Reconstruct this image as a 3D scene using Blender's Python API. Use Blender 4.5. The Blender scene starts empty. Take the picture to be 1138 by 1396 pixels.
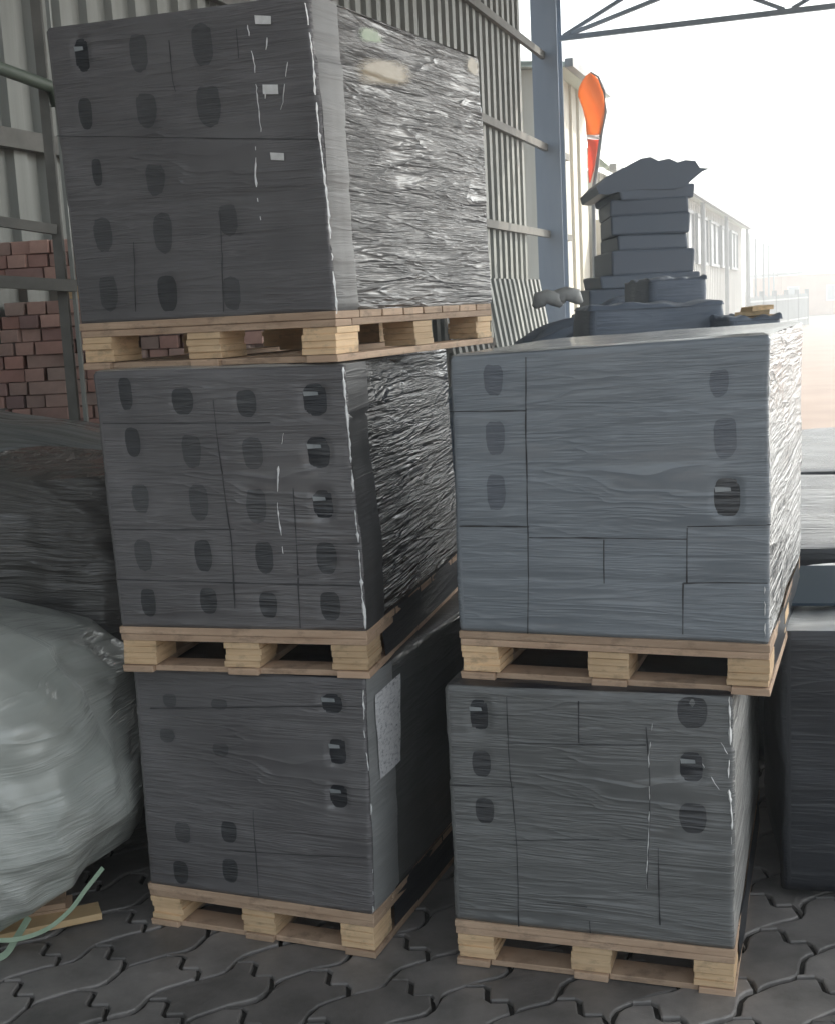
import bpy, math, random
from mathutils import Vector, Matrix, noise
random.seed(7)
R = math.radians
scene = bpy.context.scene
col = scene.collection

# ---------------------------------------------------------------- camera
FPX, PITCH, ROLL, EYE = 1708.7, 0.160753, -0.050332, 1.95689     # focal length in px of a 1138x1396 frame
cp, sp = math.cos(PITCH), math.sin(PITCH)
fwd = Vector((0, cp, -sp)); rgt0 = Vector((1, 0, 0)); up0 = Vector((0, sp, cp))
rgt = math.cos(ROLL)*rgt0 + math.sin(ROLL)*up0
upv = -math.sin(ROLL)*rgt0 + math.cos(ROLL)*up0
cam_d = bpy.data.cameras.new('camera'); cam = bpy.data.objects.new('camera', cam_d); col.objects.link(cam)
cam.matrix_world = Matrix(((rgt.x, upv.x, -fwd.x, 0), (rgt.y, upv.y, -fwd.y, 0), (rgt.z, upv.z, -fwd.z, EYE), (0, 0, 0, 1)))
cam_d.sensor_fit = 'VERTICAL'; cam_d.sensor_height = 24; cam_d.lens = FPX/1396*24
cam_d.clip_end = 3000; cam_d.clip_start = .05
scene.camera = cam
CAM = Vector((0, 0, EYE))

# ---------------------------------------------------------------- world, sun, exposure
SUN_EL, SUN_AZ = R(42), R(52)          # azimuth measured from the view direction (+Y) towards the right (+X)
w = bpy.data.worlds.new('World'); scene.world = w; w.use_nodes = True
nt = w.node_tree; bg = nt.nodes['Background']
sky = nt.nodes.new('ShaderNodeTexSky'); sky.sky_type = 'NISHITA'; sky.sun_disc = False
sky.sun_elevation = SUN_EL; sky.sun_rotation = SUN_AZ; sky.dust_density = 4.0; sky.air_density = 1.3
hsv = nt.nodes.new('ShaderNodeHueSaturation'); hsv.inputs['Saturation'].default_value = .28
tintn = nt.nodes.new('ShaderNodeMix'); tintn.data_type = 'RGBA'; tintn.blend_type = 'MULTIPLY'; tintn.inputs[0].default_value = 1
tintn.inputs[7].default_value = (.97, 1.0, 1.0, 1)
nt.links.new(sky.outputs[0], hsv.inputs['Color']); nt.links.new(hsv.outputs[0], tintn.inputs[6])
nt.links.new(tintn.outputs[2], bg.inputs[0]); bg.inputs[1].default_value = 0.13        # thin overcast veil: a pale, hardly blue sky
sd = bpy.data.lights.new('sun', 'SUN'); sd.energy = 2.9; sd.angle = R(.5); sd.color = (1, .93, .82)
so = bpy.data.objects.new('sun', sd); col.objects.link(so)
sv = Vector((math.sin(SUN_AZ)*math.cos(SUN_EL), math.cos(SUN_AZ)*math.cos(SUN_EL), math.sin(SUN_EL)))
so.rotation_euler = sv.to_track_quat('Z', 'Y').to_euler()
scene.view_settings.view_transform = 'Standard'; scene.view_settings.look = 'None'
scene.view_settings.exposure = 1.48; scene.view_settings.gamma = 1
scene.cycles.max_bounces = 8; scene.cycles.diffuse_bounces = 4

# ---------------------------------------------------------------- helpers
def ray(px, py):
    return fwd + rgt*((px-569)/FPX) - upv*((py-698)/FPX)
def at(px, py, Y):                     # the world point at ground distance Y seen at a pixel
    d = ray(px, py); return CAM + d*(Y/d.y)
def atz(px, py, z):
    d = ray(px, py); return CAM + d*((z-EYE)/d.z)
def tag(o, label=None, cat=None, group=None, kind=None):
    if label: o['label'] = label
    if cat: o['category'] = cat
    if group: o['group'] = group
    if kind: o['kind'] = kind
    return o
def empty(name, loc=(0, 0, 0), rz=0):
    o = bpy.data.objects.new(name, None); col.objects.link(o); o.location = loc; o.rotation_euler = (0, 0, rz)
    o.empty_display_size = .1
    return o
class MB:
    def __init__(s): s.v = []; s.f = []; s.m = []; s.uv = {}
    def add(s, vs, fs, mi=0):
        b = len(s.v); s.v += [tuple(v) for v in vs]
        for f in fs: s.f.append(tuple(i+b for i in f)); s.m.append(mi)
    def box(s, x0, x1, y0, y1, z0, z1, mat=None, j=0, mi=0):
        vs = [Vector((x, y, z)) for z in (z0, z1) for y in (y0, y1) for x in (x0, x1)]
        if j: vs = [v+Vector((random.uniform(-j, j), random.uniform(-j, j), random.uniform(-j, j)*.4)) for v in vs]
        if mat: vs = [mat @ v for v in vs]
        s.add(vs, [(0, 2, 3, 1), (4, 5, 7, 6), (0, 1, 5, 4), (2, 6, 7, 3), (0, 4, 6, 2), (1, 3, 7, 5)], mi)
    def bar(s, a, b, w, h, up=Vector((0, 0, 1))):
        a = Vector(a); b = Vector(b); d = (b-a).normalized()
        r = d.cross(up)
        if r.length < 1e-4: r = Vector((1, 0, 0))
        r.normalize(); u = r.cross(d)
        vs = [p + r*(i*w/2) + u*(k*h/2) for p in (a, b) for k in (-1, 1) for i in (-1, 1)]
        s.add(vs, [(0, 2, 3, 1), (4, 5, 7, 6), (0, 1, 5, 4), (2, 6, 7, 3), (0, 4, 6, 2), (1, 3, 7, 5)])
    def tube(s, pts, r, n=8):
        pts = [Vector(p) for p in pts]; rings = []
        for i, p in enumerate(pts):
            d = (pts[min(i+1, len(pts)-1)] - pts[max(i-1, 0)]).normalized()
            a = d.cross(Vector((0, 0, 1)))
            if a.length < 1e-3: a = Vector((1, 0, 0))
            a.normalize(); b = a.cross(d)
            rr = r[i] if isinstance(r, (list, tuple)) else r
            rings.append([p + a*rr*math.cos(k*2*math.pi/n) + b*rr*math.sin(k*2*math.pi/n) for k in range(n)])
        vs = [q for g in rings for q in g]; fs = []
        for i in range(len(pts)-1):
            for k in range(n):
                fs.append((i*n+k, i*n+(k+1) % n, (i+1)*n+(k+1) % n, (i+1)*n+k))
        fs.append(tuple(range(n))[::-1]); fs.append(tuple((len(pts)-1)*n+k for k in range(n)))
        s.add(vs, fs)
    def build(s, name, mats, parent=None, smooth=False, bevel=0):
        me = bpy.data.meshes.new(name); me.from_pydata(s.v, [], s.f)
        if not isinstance(mats, (list, tuple)): mats = [mats]
        for m in mats: me.materials.append(m)
        if any(s.m):
            for p, i in zip(me.polygons, s.m): p.material_index = i
        if smooth:
            for p in me.polygons: p.use_smooth = True
        if s.uv:
            ul = me.uv_layers.new(name='UVMap')
            for lp in me.loops: ul.data[lp.index].uv = s.uv.get(lp.vertex_index, (0, 0))
        me.update()
        o = bpy.data.objects.new(name, me); col.objects.link(o)
        if parent: o.parent = parent
        if bevel:
            b = o.modifiers.new('bevel', 'BEVEL'); b.width = bevel; b.segments = 2; b.limit_method = 'ANGLE'
        return o

# ---------------------------------------------------------------- materials
def nmat(name):
    m = bpy.data.materials.new(name); m.use_nodes = True
    n = m.node_tree.nodes; l = m.node_tree.links
    return m, n, l, n['Principled BSDF']
def ramp(n, l, fac, stops):
    r = n.new('ShaderNodeValToRGB'); e = r.color_ramp.elements
    while len(e) < len(stops): e.new(.5)
    for i, (p, c) in enumerate(stops): e[i].position = p; e[i].color = (*c, 1)
    l.new(fac, r.inputs[0]); return r.outputs[0]
def coords(n, l, kind, scale, rot=0):
    t = n.new('ShaderNodeTexCoord'); m = n.new('ShaderNodeMapping')
    m.inputs['Scale'].default_value = scale; m.inputs['Rotation'].default_value = (0, 0, rot)
    l.new(t.outputs[kind], m.inputs[0]); return m.outputs[0]
def noi(n, l, vec, scale=1, detail=4, rough=.55, dist=0):
    t = n.new('ShaderNodeTexNoise'); t.inputs['Scale'].default_value = scale; t.inputs['Detail'].default_value = detail
    t.inputs['Roughness'].default_value = rough; t.inputs['Distortion'].default_value = dist
    l.new(vec, t.inputs['Vector']); return t.outputs['Fac']
def math_(n, l, op, a, b):
    m = n.new('ShaderNodeMath'); m.operation = op
    for i, q in enumerate((a, b)):
        if isinstance(q, (int, float)): m.inputs[i].default_value = q
        else: l.new(q, m.inputs[i])
    return m.outputs[0]
def bump(n, l, bs, h, strength, dist):
    b = n.new('ShaderNodeBump'); b.inputs['Strength'].default_value = strength; b.inputs['Distance'].default_value = dist
    l.new(h, b.inputs['Height']); l.new(b.outputs[0], bs.inputs['Normal']); return b
def simple(name, c1, c2=None, rough=.6, scale=6, metal=0, bumpd=0, kind='Object', stretch=(1, 1, 1), spec=.5, detail=5):
    m, n, l, b = nmat(name)
    b.inputs['Roughness'].default_value = rough; b.inputs['Metallic'].default_value = metal
    b.inputs['Specular IOR Level'].default_value = spec
    v = coords(n, l, kind, stretch); f = noi(n, l, v, scale, detail)
    l.new(ramp(n, l, f, [(.3, c1), (.7, c2 or tuple(x*1.25 for x in c1))]), b.inputs['Base Color'])
    if bumpd: bump(n, l, b, f, .6, bumpd)
    return m
def film_mat(name, c1, c2, wr=.5, side=False, rough=.36, coat=.3, ang=0.0, fine=1.0, gloss=.13):
    """clear stretch film: a dull dark base under a glossy, finely creased skin; creases run round the load"""
    m, n, l, b = nmat(name)
    v0 = coords(n, l, 'UV', (1.4, 1.4, 1)); big = noi(n, l, v0, 2.2, 3)
    def ridge(sx, sy, an, k, det=3, dist=.6):
        f = noi(n, l, coords(n, l, 'UV', (sx, sy, 1), R(an)), 1.0, det, .55, dist)
        q = math_(n, l, 'MULTIPLY', math_(n, l, 'ABSOLUTE', math_(n, l, 'SUBTRACT', f, .5), 0), k)
        q = math_(n, l, 'SUBTRACT', 1.0, math_(n, l, 'MINIMUM', q, 1.0))
        return f, math_(n, l, 'MULTIPLY', q, q)
    fa, ra = ridge(2.2, 46, ang, 7)                                # long fine creases
    fb_, rb = ridge(5, 120, ang*.6+2, 6, 2)                        # hair-fine lines
    fc, rc = ridge(1.2, 10, ang*1.4+9, 12, 3, .8)                   # few larger folds
    mask = noi(n, l, coords(n, l, 'UV', (1.2, 2.2, 1)), 1.6, 3)
    mm = n.new('ShaderNodeMapRange'); mm.inputs[1].default_value = .40; mm.inputs[2].default_value = .60
    mm.inputs[3].default_value = .04; mm.inputs[4].default_value = 1; l.new(mask, mm.inputs[0])
    h = math_(n, l, 'ADD', math_(n, l, 'MULTIPLY', ra, .8*fine), math_(n, l, 'MULTIPLY', rb, .35*fine))
    h = math_(n, l, 'MULTIPLY', h, mm.outputs[0])
    h = math_(n, l, 'ADD', h, math_(n, l, 'MULTIPLY', rc, 1.2 if side else .6))
    h = math_(n, l, 'ADD', h, math_(n, l, 'MULTIPLY', fc, 2.4 if side else 1.3))
    if side:
        fd, rdg = ridge(1.7, 30, ang*1.1-4, 5, 3, .35); h = math_(n, l, 'ADD', h, math_(n, l, 'MULTIPLY', fd, 6.0)); h = math_(n, l, 'ADD', h, math_(n, l, 'MULTIPLY', rdg, 1.0))
    base = ramp(n, l, big, [(.32, c1), (.68, c2)])
    mx = n.new('ShaderNodeMix'); mx.data_type = 'RGBA'; l.new(math_(n, l, 'MULTIPLY', math_(n, l, 'MULTIPLY', ra, mm.outputs[0]), .20), mx.inputs[0])
    l.new(base, mx.inputs[6]); mx.inputs[7].default_value = (*[min(.7, x*2.4+.04) for x in c2], 1)     # doubled film along a crease is paler
    l.new(mx.outputs[2], b.inputs['Base Color'])
    bb = n.new('ShaderNodeBump'); bb.inputs['Strength'].default_value = wr*.55; bb.inputs['Distance'].default_value = .006; l.new(h, bb.inputs['Height'])
    l.new(bb.outputs[0], b.inputs['Normal'])
    cb = n.new('ShaderNodeBump'); cb.inputs['Strength'].default_value = min(1, wr*1.2); cb.inputs['Distance'].default_value = .010; l.new(h, cb.inputs['Height'])
    l.new(cb.outputs[0], b.inputs['Coat Normal'])
    b.inputs['Roughness'].default_value = rough+.1
    b.inputs['Coat Weight'].default_value = coat; b.inputs['Coat Roughness'].default_value = gloss; b.inputs['Coat IOR'].default_value = 1.55
    return m
def wood_mat(name, c1, c2, rough=.7):
    m, n, l, b = nmat(name); b.inputs['Roughness'].default_value = rough
    v = coords(n, l, 'Object', (3, 3, 60)); f = noi(n, l, v, 1.2, 6, .6, .6)
    v2 = coords(n, l, 'Object', (7, 7, 7)); g = noi(n, l, v2, 1, 3)
    k = math_(n, l, 'ADD', math_(n, l, 'MULTIPLY', f, .65), math_(n, l, 'MULTIPLY', g, .35))
    c = ramp(n, l, k, [(.3, c1), (.48, tuple((a+d)/2 for a, d in zip(c1, c2))), (.68, c2)])
    oi = n.new('ShaderNodeObjectInfo'); mr = n.new('ShaderNodeMapRange'); mr.inputs[3].default_value = .72; mr.inputs[4].default_value = 1.12
    l.new(oi.outputs['Random'], mr.inputs[0])
    st = noi(n, l, coords(n, l, 'Object', (9, 9, 22)), 1, 5, .7); sr = n.new('ShaderNodeMapRange')
    sr.inputs[1].default_value = .52; sr.inputs[2].default_value = .72; sr.inputs[3].default_value = 1; sr.inputs[4].default_value = .5; l.new(st, sr.inputs[0])
    mx = n.new('ShaderNodeVectorMath'); mx.operation = 'SCALE'; l.new(c, mx.inputs[0]); l.new(math_(n, l, 'MULTIPLY', mr.outputs[0], sr.outputs[0]), mx.inputs['Scale'])
    l.new(mx.outputs[0], b.inputs['Base Color']); bump(n, l, b, f, .6, .003); return m

M = {}
M['film_front'] = film_mat('film_front', (.098, .094, .098), (.15, .146, .15), .8, coat=.9)
M['film_hazed'] = film_mat('film_hazed', (.175, .20, .225), (.215, .24, .265), .45, coat=.8, fine=.8)  # film colour lightened towards blue in place of a haze veil
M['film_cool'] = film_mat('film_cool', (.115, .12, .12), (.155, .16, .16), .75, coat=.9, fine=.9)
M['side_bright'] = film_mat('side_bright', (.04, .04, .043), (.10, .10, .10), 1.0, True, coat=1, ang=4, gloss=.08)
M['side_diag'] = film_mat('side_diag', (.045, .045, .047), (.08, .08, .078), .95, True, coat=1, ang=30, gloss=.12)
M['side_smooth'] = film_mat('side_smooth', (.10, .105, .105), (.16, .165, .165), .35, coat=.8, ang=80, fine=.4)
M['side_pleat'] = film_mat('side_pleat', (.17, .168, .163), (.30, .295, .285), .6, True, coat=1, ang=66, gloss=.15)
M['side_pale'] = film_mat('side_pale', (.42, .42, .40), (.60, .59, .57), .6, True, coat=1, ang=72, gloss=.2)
M['protector'] = film_mat('protector', (.06, .06, .062), (.085, .085, .087), .3, coat=.2, fine=.4, gloss=.4)
M['protector_pale'] = film_mat('protector_pale', (.26, .27, .27), (.34, .35, .35), .3, coat=.6, fine=.4, gloss=.3)
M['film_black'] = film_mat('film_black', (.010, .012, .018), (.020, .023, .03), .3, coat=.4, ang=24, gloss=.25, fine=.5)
M['film_top'] = film_mat('film_top', (.30, .30, .29), (.5, .5, .48), .5, True, coat=1, ang=10)
M['bag_light'] = film_mat('bag_light', (.33, .355, .33), (.45, .47, .44), .55, coat=1, ang=-8, fine=.8, gloss=.22)
M['bag_dark'] = film_mat('bag_dark', (.045, .043, .04), (.11, .106, .1), .8, True, coat=1, ang=14, gloss=.14)
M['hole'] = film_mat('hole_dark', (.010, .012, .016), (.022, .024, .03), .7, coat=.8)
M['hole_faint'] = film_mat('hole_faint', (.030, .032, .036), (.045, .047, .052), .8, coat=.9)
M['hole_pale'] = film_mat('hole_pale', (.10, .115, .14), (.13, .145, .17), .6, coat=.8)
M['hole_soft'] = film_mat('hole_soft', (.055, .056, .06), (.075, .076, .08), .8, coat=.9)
M['seam'] = simple('carton_seam', (.03, .03, .033), (.06, .06, .063), .7, 20)
M['glint'] = simple('film_glint_white', (.75, .76, .76), (.95, .95, .95), .25, 40)  # white base stands in for sky glints along film edges
M['tape'] = simple('white_tape', (.72, .72, .70), (.85, .85, .84), .4, 60)
M['block'] = wood_mat('block_wood', (.62, .42, .24), (.92, .68, .43))
M['board'] = wood_mat('board_wood', (.42, .28, .19), (.66, .48, .34))
M['lamina'] = simple('lamina_gap', (.10, .065, .04), (.2, .13, .08), .8)
M['asphalt'] = simple('earth', (.19, .145, .122), (.25, .195, .165), .95, .8)
M['wall'] = None

def attr_tint(m, n, l, b, src, amt=(.7, 1.3)):
    a = n.new('ShaderNodeAttribute'); a.attribute_name = 'tint'
    mr = n.new('ShaderNodeMapRange'); mr.inputs[3].default_value = amt[0]; mr.inputs[4].default_value = amt[1]
    l.new(a.outputs['Fac'], mr.inputs[0])
    mx = n.new('ShaderNodeVectorMath'); mx.operation = 'SCALE'; l.new(src, mx.inputs[0]); l.new(mr.outputs[0], mx.inputs['Scale'])
    l.new(mx.outputs[0], b.inputs['Base Color'])

def mk_paver():
    m, n, l, b = nmat('paver'); b.inputs['Roughness'].default_value = .45
    v = coords(n, l, 'Object', (1, 1, 1)); f = noi(n, l, v, 5, 8, .65); g = noi(n, l, v, 260, 3, .6); k = noi(n, l, v, 28, 5)
    c = ramp(n, l, f, [(.3, (.115, .11, .104)), (.5, (.185, .174, .166)), (.72, (.25, .232, .22))])
    attr_tint(m, n, l, b, c, (.75, 1.25))
    h = math_(n, l, 'ADD', math_(n, l, 'MULTIPLY', g, .5), k); bump(n, l, b, h, .5, .0025); return m
M['paver'] = mk_paver()
M['joint'] = simple('joint_sand', (.025, .023, .02), (.05, .045, .04), .95, 40)
def mk_brick():
    m, n, l, b = nmat('brick'); b.inputs['Roughness'].default_value = .85
    v = coords(n, l, 'Object', (1, 1, 1)); f = noi(n, l, v, 14, 6)
    oi = n.new('ShaderNodeObjectInfo')
    c = ramp(n, l, oi.outputs['Random'], [(0, (.27, .18, .17)), (.25, (.44, .25, .21)), (.5, (.36, .27, .235)), (.75, (.50, .31, .26)), (1, (.58, .36, .30))])
    mx = n.new('ShaderNodeVectorMath'); mx.operation = 'SCALE'; l.new(c, mx.inputs[0])
    mr = n.new('ShaderNodeMapRange'); mr.inputs[3].default_value = .65; mr.inputs[4].default_value = 1.35; l.new(f, mr.inputs[0])
    l.new(mr.outputs[0], mx.inputs['Scale']); l.new(mx.outputs[0], b.inputs['Base Color'])
    bump(n, l, b, f, .5, .004); return m
M['brick'] = mk_brick()
def mk_wall():
    m, n, l, b = nmat('profiled_steel'); b.inputs['Roughness'].default_value = .5; b.inputs['Metallic'].default_value = .15
    v = coords(n, l, 'Object', (9, 9, .5)); f = noi(n, l, v, 1, 6, .6)
    v2 = coords(n, l, 'Object', (1, 1, 1)); g = noi(n, l, v2, .7, 4)
    k = math_(n, l, 'ADD', math_(n, l, 'MULTIPLY', f, .6), math_(n, l, 'MULTIPLY', g, .4))
    l.new(ramp(n, l, k, [(.3, (.145, .155, .142)), (.5, (.215, .225, .21)), (.7, (.28, .29, .275))]), b.inputs['Base Color']); return m
M['wall'] = mk_wall()
M['girt'] = simple('girt_steel', (.10, .10, .09), (.16, .155, .14), .6, 8)
M['green_pipe'] = simple('green_pipe', (.09, .115, .09), (.14, .17, .14), .5, 8)
M['post'] = simple('hazed_steel_blue', (.19, .245, .32), (.25, .31, .39), .55, 3, stretch=(1, 1, .2))  # steel paled and blued in its colour to carry the haze
M['cream'] = simple('cream_cladding', (.60, .58, .50), (.72, .70, .62), .8, 2, stretch=(3, 3, .3))
M['white_wall'] = simple('white_cladding', (.62, .62, .60), (.74, .74, .72), .8, 1.5, stretch=(3, 3, .3))
M['grey_clad'] = simple('grey_cladding', (.40, .42, .42), (.5, .52, .52), .8, 1.5)
M['roof'] = simple('pale_roof', (.52, .58, .52), (.62, .68, .62), .7, 1.0)
M['glass'] = simple('window_glass', (.36, .38, .39), (.46, .48, .49), .25, 1.0)
M['orange'] = simple('orange_cloth', (.85, .34, .08), (.92, .42, .12), .75, 3)
M['red'] = simple('red_cloth', (.85, .22, .12), (.9, .28, .16), .75, 3)
M['flag_white'] = simple('white_print', (.8, .8, .8), (.9, .9, .9), .75, 3)
M['pole'] = simple('grey_pole', (.22, .23, .24), (.32, .33, .34), .5, 3)
M['hazed_stack'] = film_mat('hazed_stack', (.12, .15, .20), (.17, .205, .26), .5, coat=.1, ang=10)  # haze veil put into the base colour: lifted and blued
M['strap'] = simple('green_strap', (.25, .36, .25), (.36, .46, .34), .4, 10)
M['plank'] = wood_mat('sunlit_plank', (.60, .40, .20), (.80, .60, .36))
M['lid'] = film_mat('lid_sheet', (.02, .035, .05), (.04, .06, .08), .3, rough=.7, coat=0)
M['house'] = simple('house_wall', (.55, .33, .22), (.68, .45, .32), .9, 1)
M['dirty_white'] = simple('crumpled_plastic', (.35, .36, .36), (.6, .6, .58), .4, 6, bumpd=.02)
M['cover'] = film_mat('cover_sheet', (.11, .112, .11), (.2, .205, .2), .7, True, coat=1, ang=20)

# ---------------------------------------------------------------- ground
gmb = MB(); gmb.add([(-400, -60, -.03), (600, -60, -.03), (600, 1500, -.03), (-400, 1500, -.03)], [(0, 1, 2, 3)])
tag(gmb.build('ground', M['asphalt']), kind='structure')
def pave():
    """zig-zag concrete pavers: wavy bed joints, notched cross joints"""
    ux = Vector((math.cos(R(39)), math.sin(R(39)), 0)); vx = Vector((-ux.y, ux.x, 0)); org = Vector((.2, 4.0, 0))
    L, Hh = .30, .20
    mb = MB(); tints = []
    def wave(u): return .021*math.sin(2*math.pi*u/L) + .006*math.sin(4*math.pi*u/L+.6)
    prof = [(0, 0), (.030, .20), (.034, .28), (.0, .44), (.0, .52), (.040, .74), (.040, .82), (0, 1)]
    gap = .0075
    for j in range(-26, 27):
        for i in range(-20, 21):
            off = (j % 2)*.5*L + j*.012
            u0 = i*L + off; cx = org + ux*(u0+L/2) + vx*((j+.5)*Hh)
            if not (-3.4 < cx.x < 3.4 and 2.2 < cx.y < 6.6): continue
            rim = []
            nb = 10
            ph = j*.5*L*0
            for k in range(nb): rim.append((u0+L*k/nb, j*Hh + wave(u0+L*k/nb-ph), 'b'))
            for (dx, t) in prof[:-1]: rim.append((u0+L+dx, (j+t)*Hh + wave(u0+L)*1.0, 'r'))
            for k in range(nb): rim.append((u0+L-L*k/nb, (j+1)*Hh + wave(u0+L-L*k/nb), 't'))
            for (dx, t) in reversed(prof[1:]): rim.append((u0+dx, (j+t)*Hh + wave(u0)*1.0, 'l'))
            P = [Vector((a, b)) for a, b, c in rim]
            c = sum(P, Vector((0, 0)))/len(P)
            jz = random.uniform(-.003, .003); tx = random.uniform(-.012, .012); ty = random.uniform(-.012, .012)
            vs = []
            for ring, (ins, z) in enumerate(((gap, -.03), (gap, -.005), (gap+.002, -.0015), (gap+.0055, .0))):
                N = len(P)
                for q in range(N):
                    a = P[q-1]; b_ = P[(q+1) % N]; t = (b_-a)
                    if t.length < 1e-6: t = Vector((1, 0))
                    t.normalize(); nn = Vector((-t.y, t.x))
                    pt = P[q] + nn*ins
                    wv = org + ux*pt.x + vx*pt.y
                    vs.append((wv.x, wv.y, z + jz + tx*(pt.x-c.x) + ty*(pt.y-c.y) + .0012*noise.noise(Vector((wv.x*25, wv.y*25, 0)))))
            fs = []
            for r_ in range(3):
                for q in range(N): fs.append((r_*N+q, r_*N+(q+1) % N, (r_+1)*N+(q+1) % N, (r_+1)*N+q))
            fs.append(tuple(3*N+q for q in range(N)))
            t0 = random.random(); tints += [t0]*len(vs)
            mb.add(vs, fs)
    o = mb.build('paving', M['paver'])
    at_ = o.data.attributes.new('tint', 'FLOAT', 'POINT')
    at_.data.foreach_set('value', tints)
    tag(o, kind='structure')
    jm = MB(); jm.box(-3.6, 3.6, 2.0, 6.8, -.026, -.014); tag(jm.build('paving_bed', M['joint']), kind='structure')
pave()
fm = MB(); fm.box(-6.5, 9.5, 6.8, 17.0, -.029, -.010); fm.box(-6.5, 9.5, -4, 2.0, -.029, -.010)
tag(fm.build('shed_floor', M['joint']), kind='structure')

# ---------------------------------------------------------------- pallets
PH = .144
def make_pallet(name, W, D, label, group='wooden pallets under the wrapped loads', seed=0, dark=False):
    """origin at the front right bottom corner, x from -W to 0, y from 0 to D"""
    random.seed(100+seed)
    root = empty('wooden_pallet'); tag(root, label, 'pallet', group)
    bm_, wm = M['block'], M['board']
    xs = [(-W, -W+.115), (-W/2-.06, -W/2+.06), (-.115, 0)]
    ys = [(0, .145), (D/2-.0725, D/2+.0725), (D-.145, D)]
    for iy, (y0, y1) in enumerate(ys):
        for ix, (x0, x1) in enumerate(xs):
            m = MB(); z = .022; n = 4; hh = .078/n
            for k in range(n):                                     # laminated block: four glued layers
                e = random.uniform(-.004, .004); e2 = random.uniform(-.005, .005)
                m.box(x0+e+.002, x1+e-.002, y0+e2+.003, y1+e2-.002, z+k*hh+.0008, z+(k+1)*hh-.0008)
                if k: m.box(x0+.004, x1-.004, y0+.006, y1-.006, z+k*hh-.0008, z+k*hh+.0008)
            m.build('block', bm_, root, bevel=.0015)
    for x0, x1 in [(-W-.002, -W+.10), (-W/2-.05, -W/2+.05), (-.10, .002)]:
        m = MB(); m.box(x0, x1, -.004, D+.004, 0, .0205, j=.0015); m.build('bottom_board', wm, root, bevel=.002)
    m = MB(); m.box(-W+.101, -W/2-.051, .012, .10, .0015, .0195, j=.001); m.box(-W/2+.051, -.101, .012, .10, .0015, .0195, j=.001)
    m.build('bottom_lead_board', wm, root, bevel=.002)
    for x0, x1 in xs:
        m = MB(); m.box(x0-.001, x1+.001, .098, D-.001, .1005, .121, j=.001); m.build('stringer_board', wm, root, bevel=.002)
    m = MB(); m.box(-W-.001, .001, -.001, .096, .1005, .1205, j=.0012); m.build('stringer_board', wm, root, bevel=.002)
    nb = 8; bw = (D+.006)/nb
    for k in range(nb):
        m = MB(); m.box(-W-.003, .003, -.004+k*bw, -.004+(k+1)*bw-(.012 if k else .006), .1218, .1435, j=.0012)
        m.build('deck_board', wm, root, bevel=.002)
    return root

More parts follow.
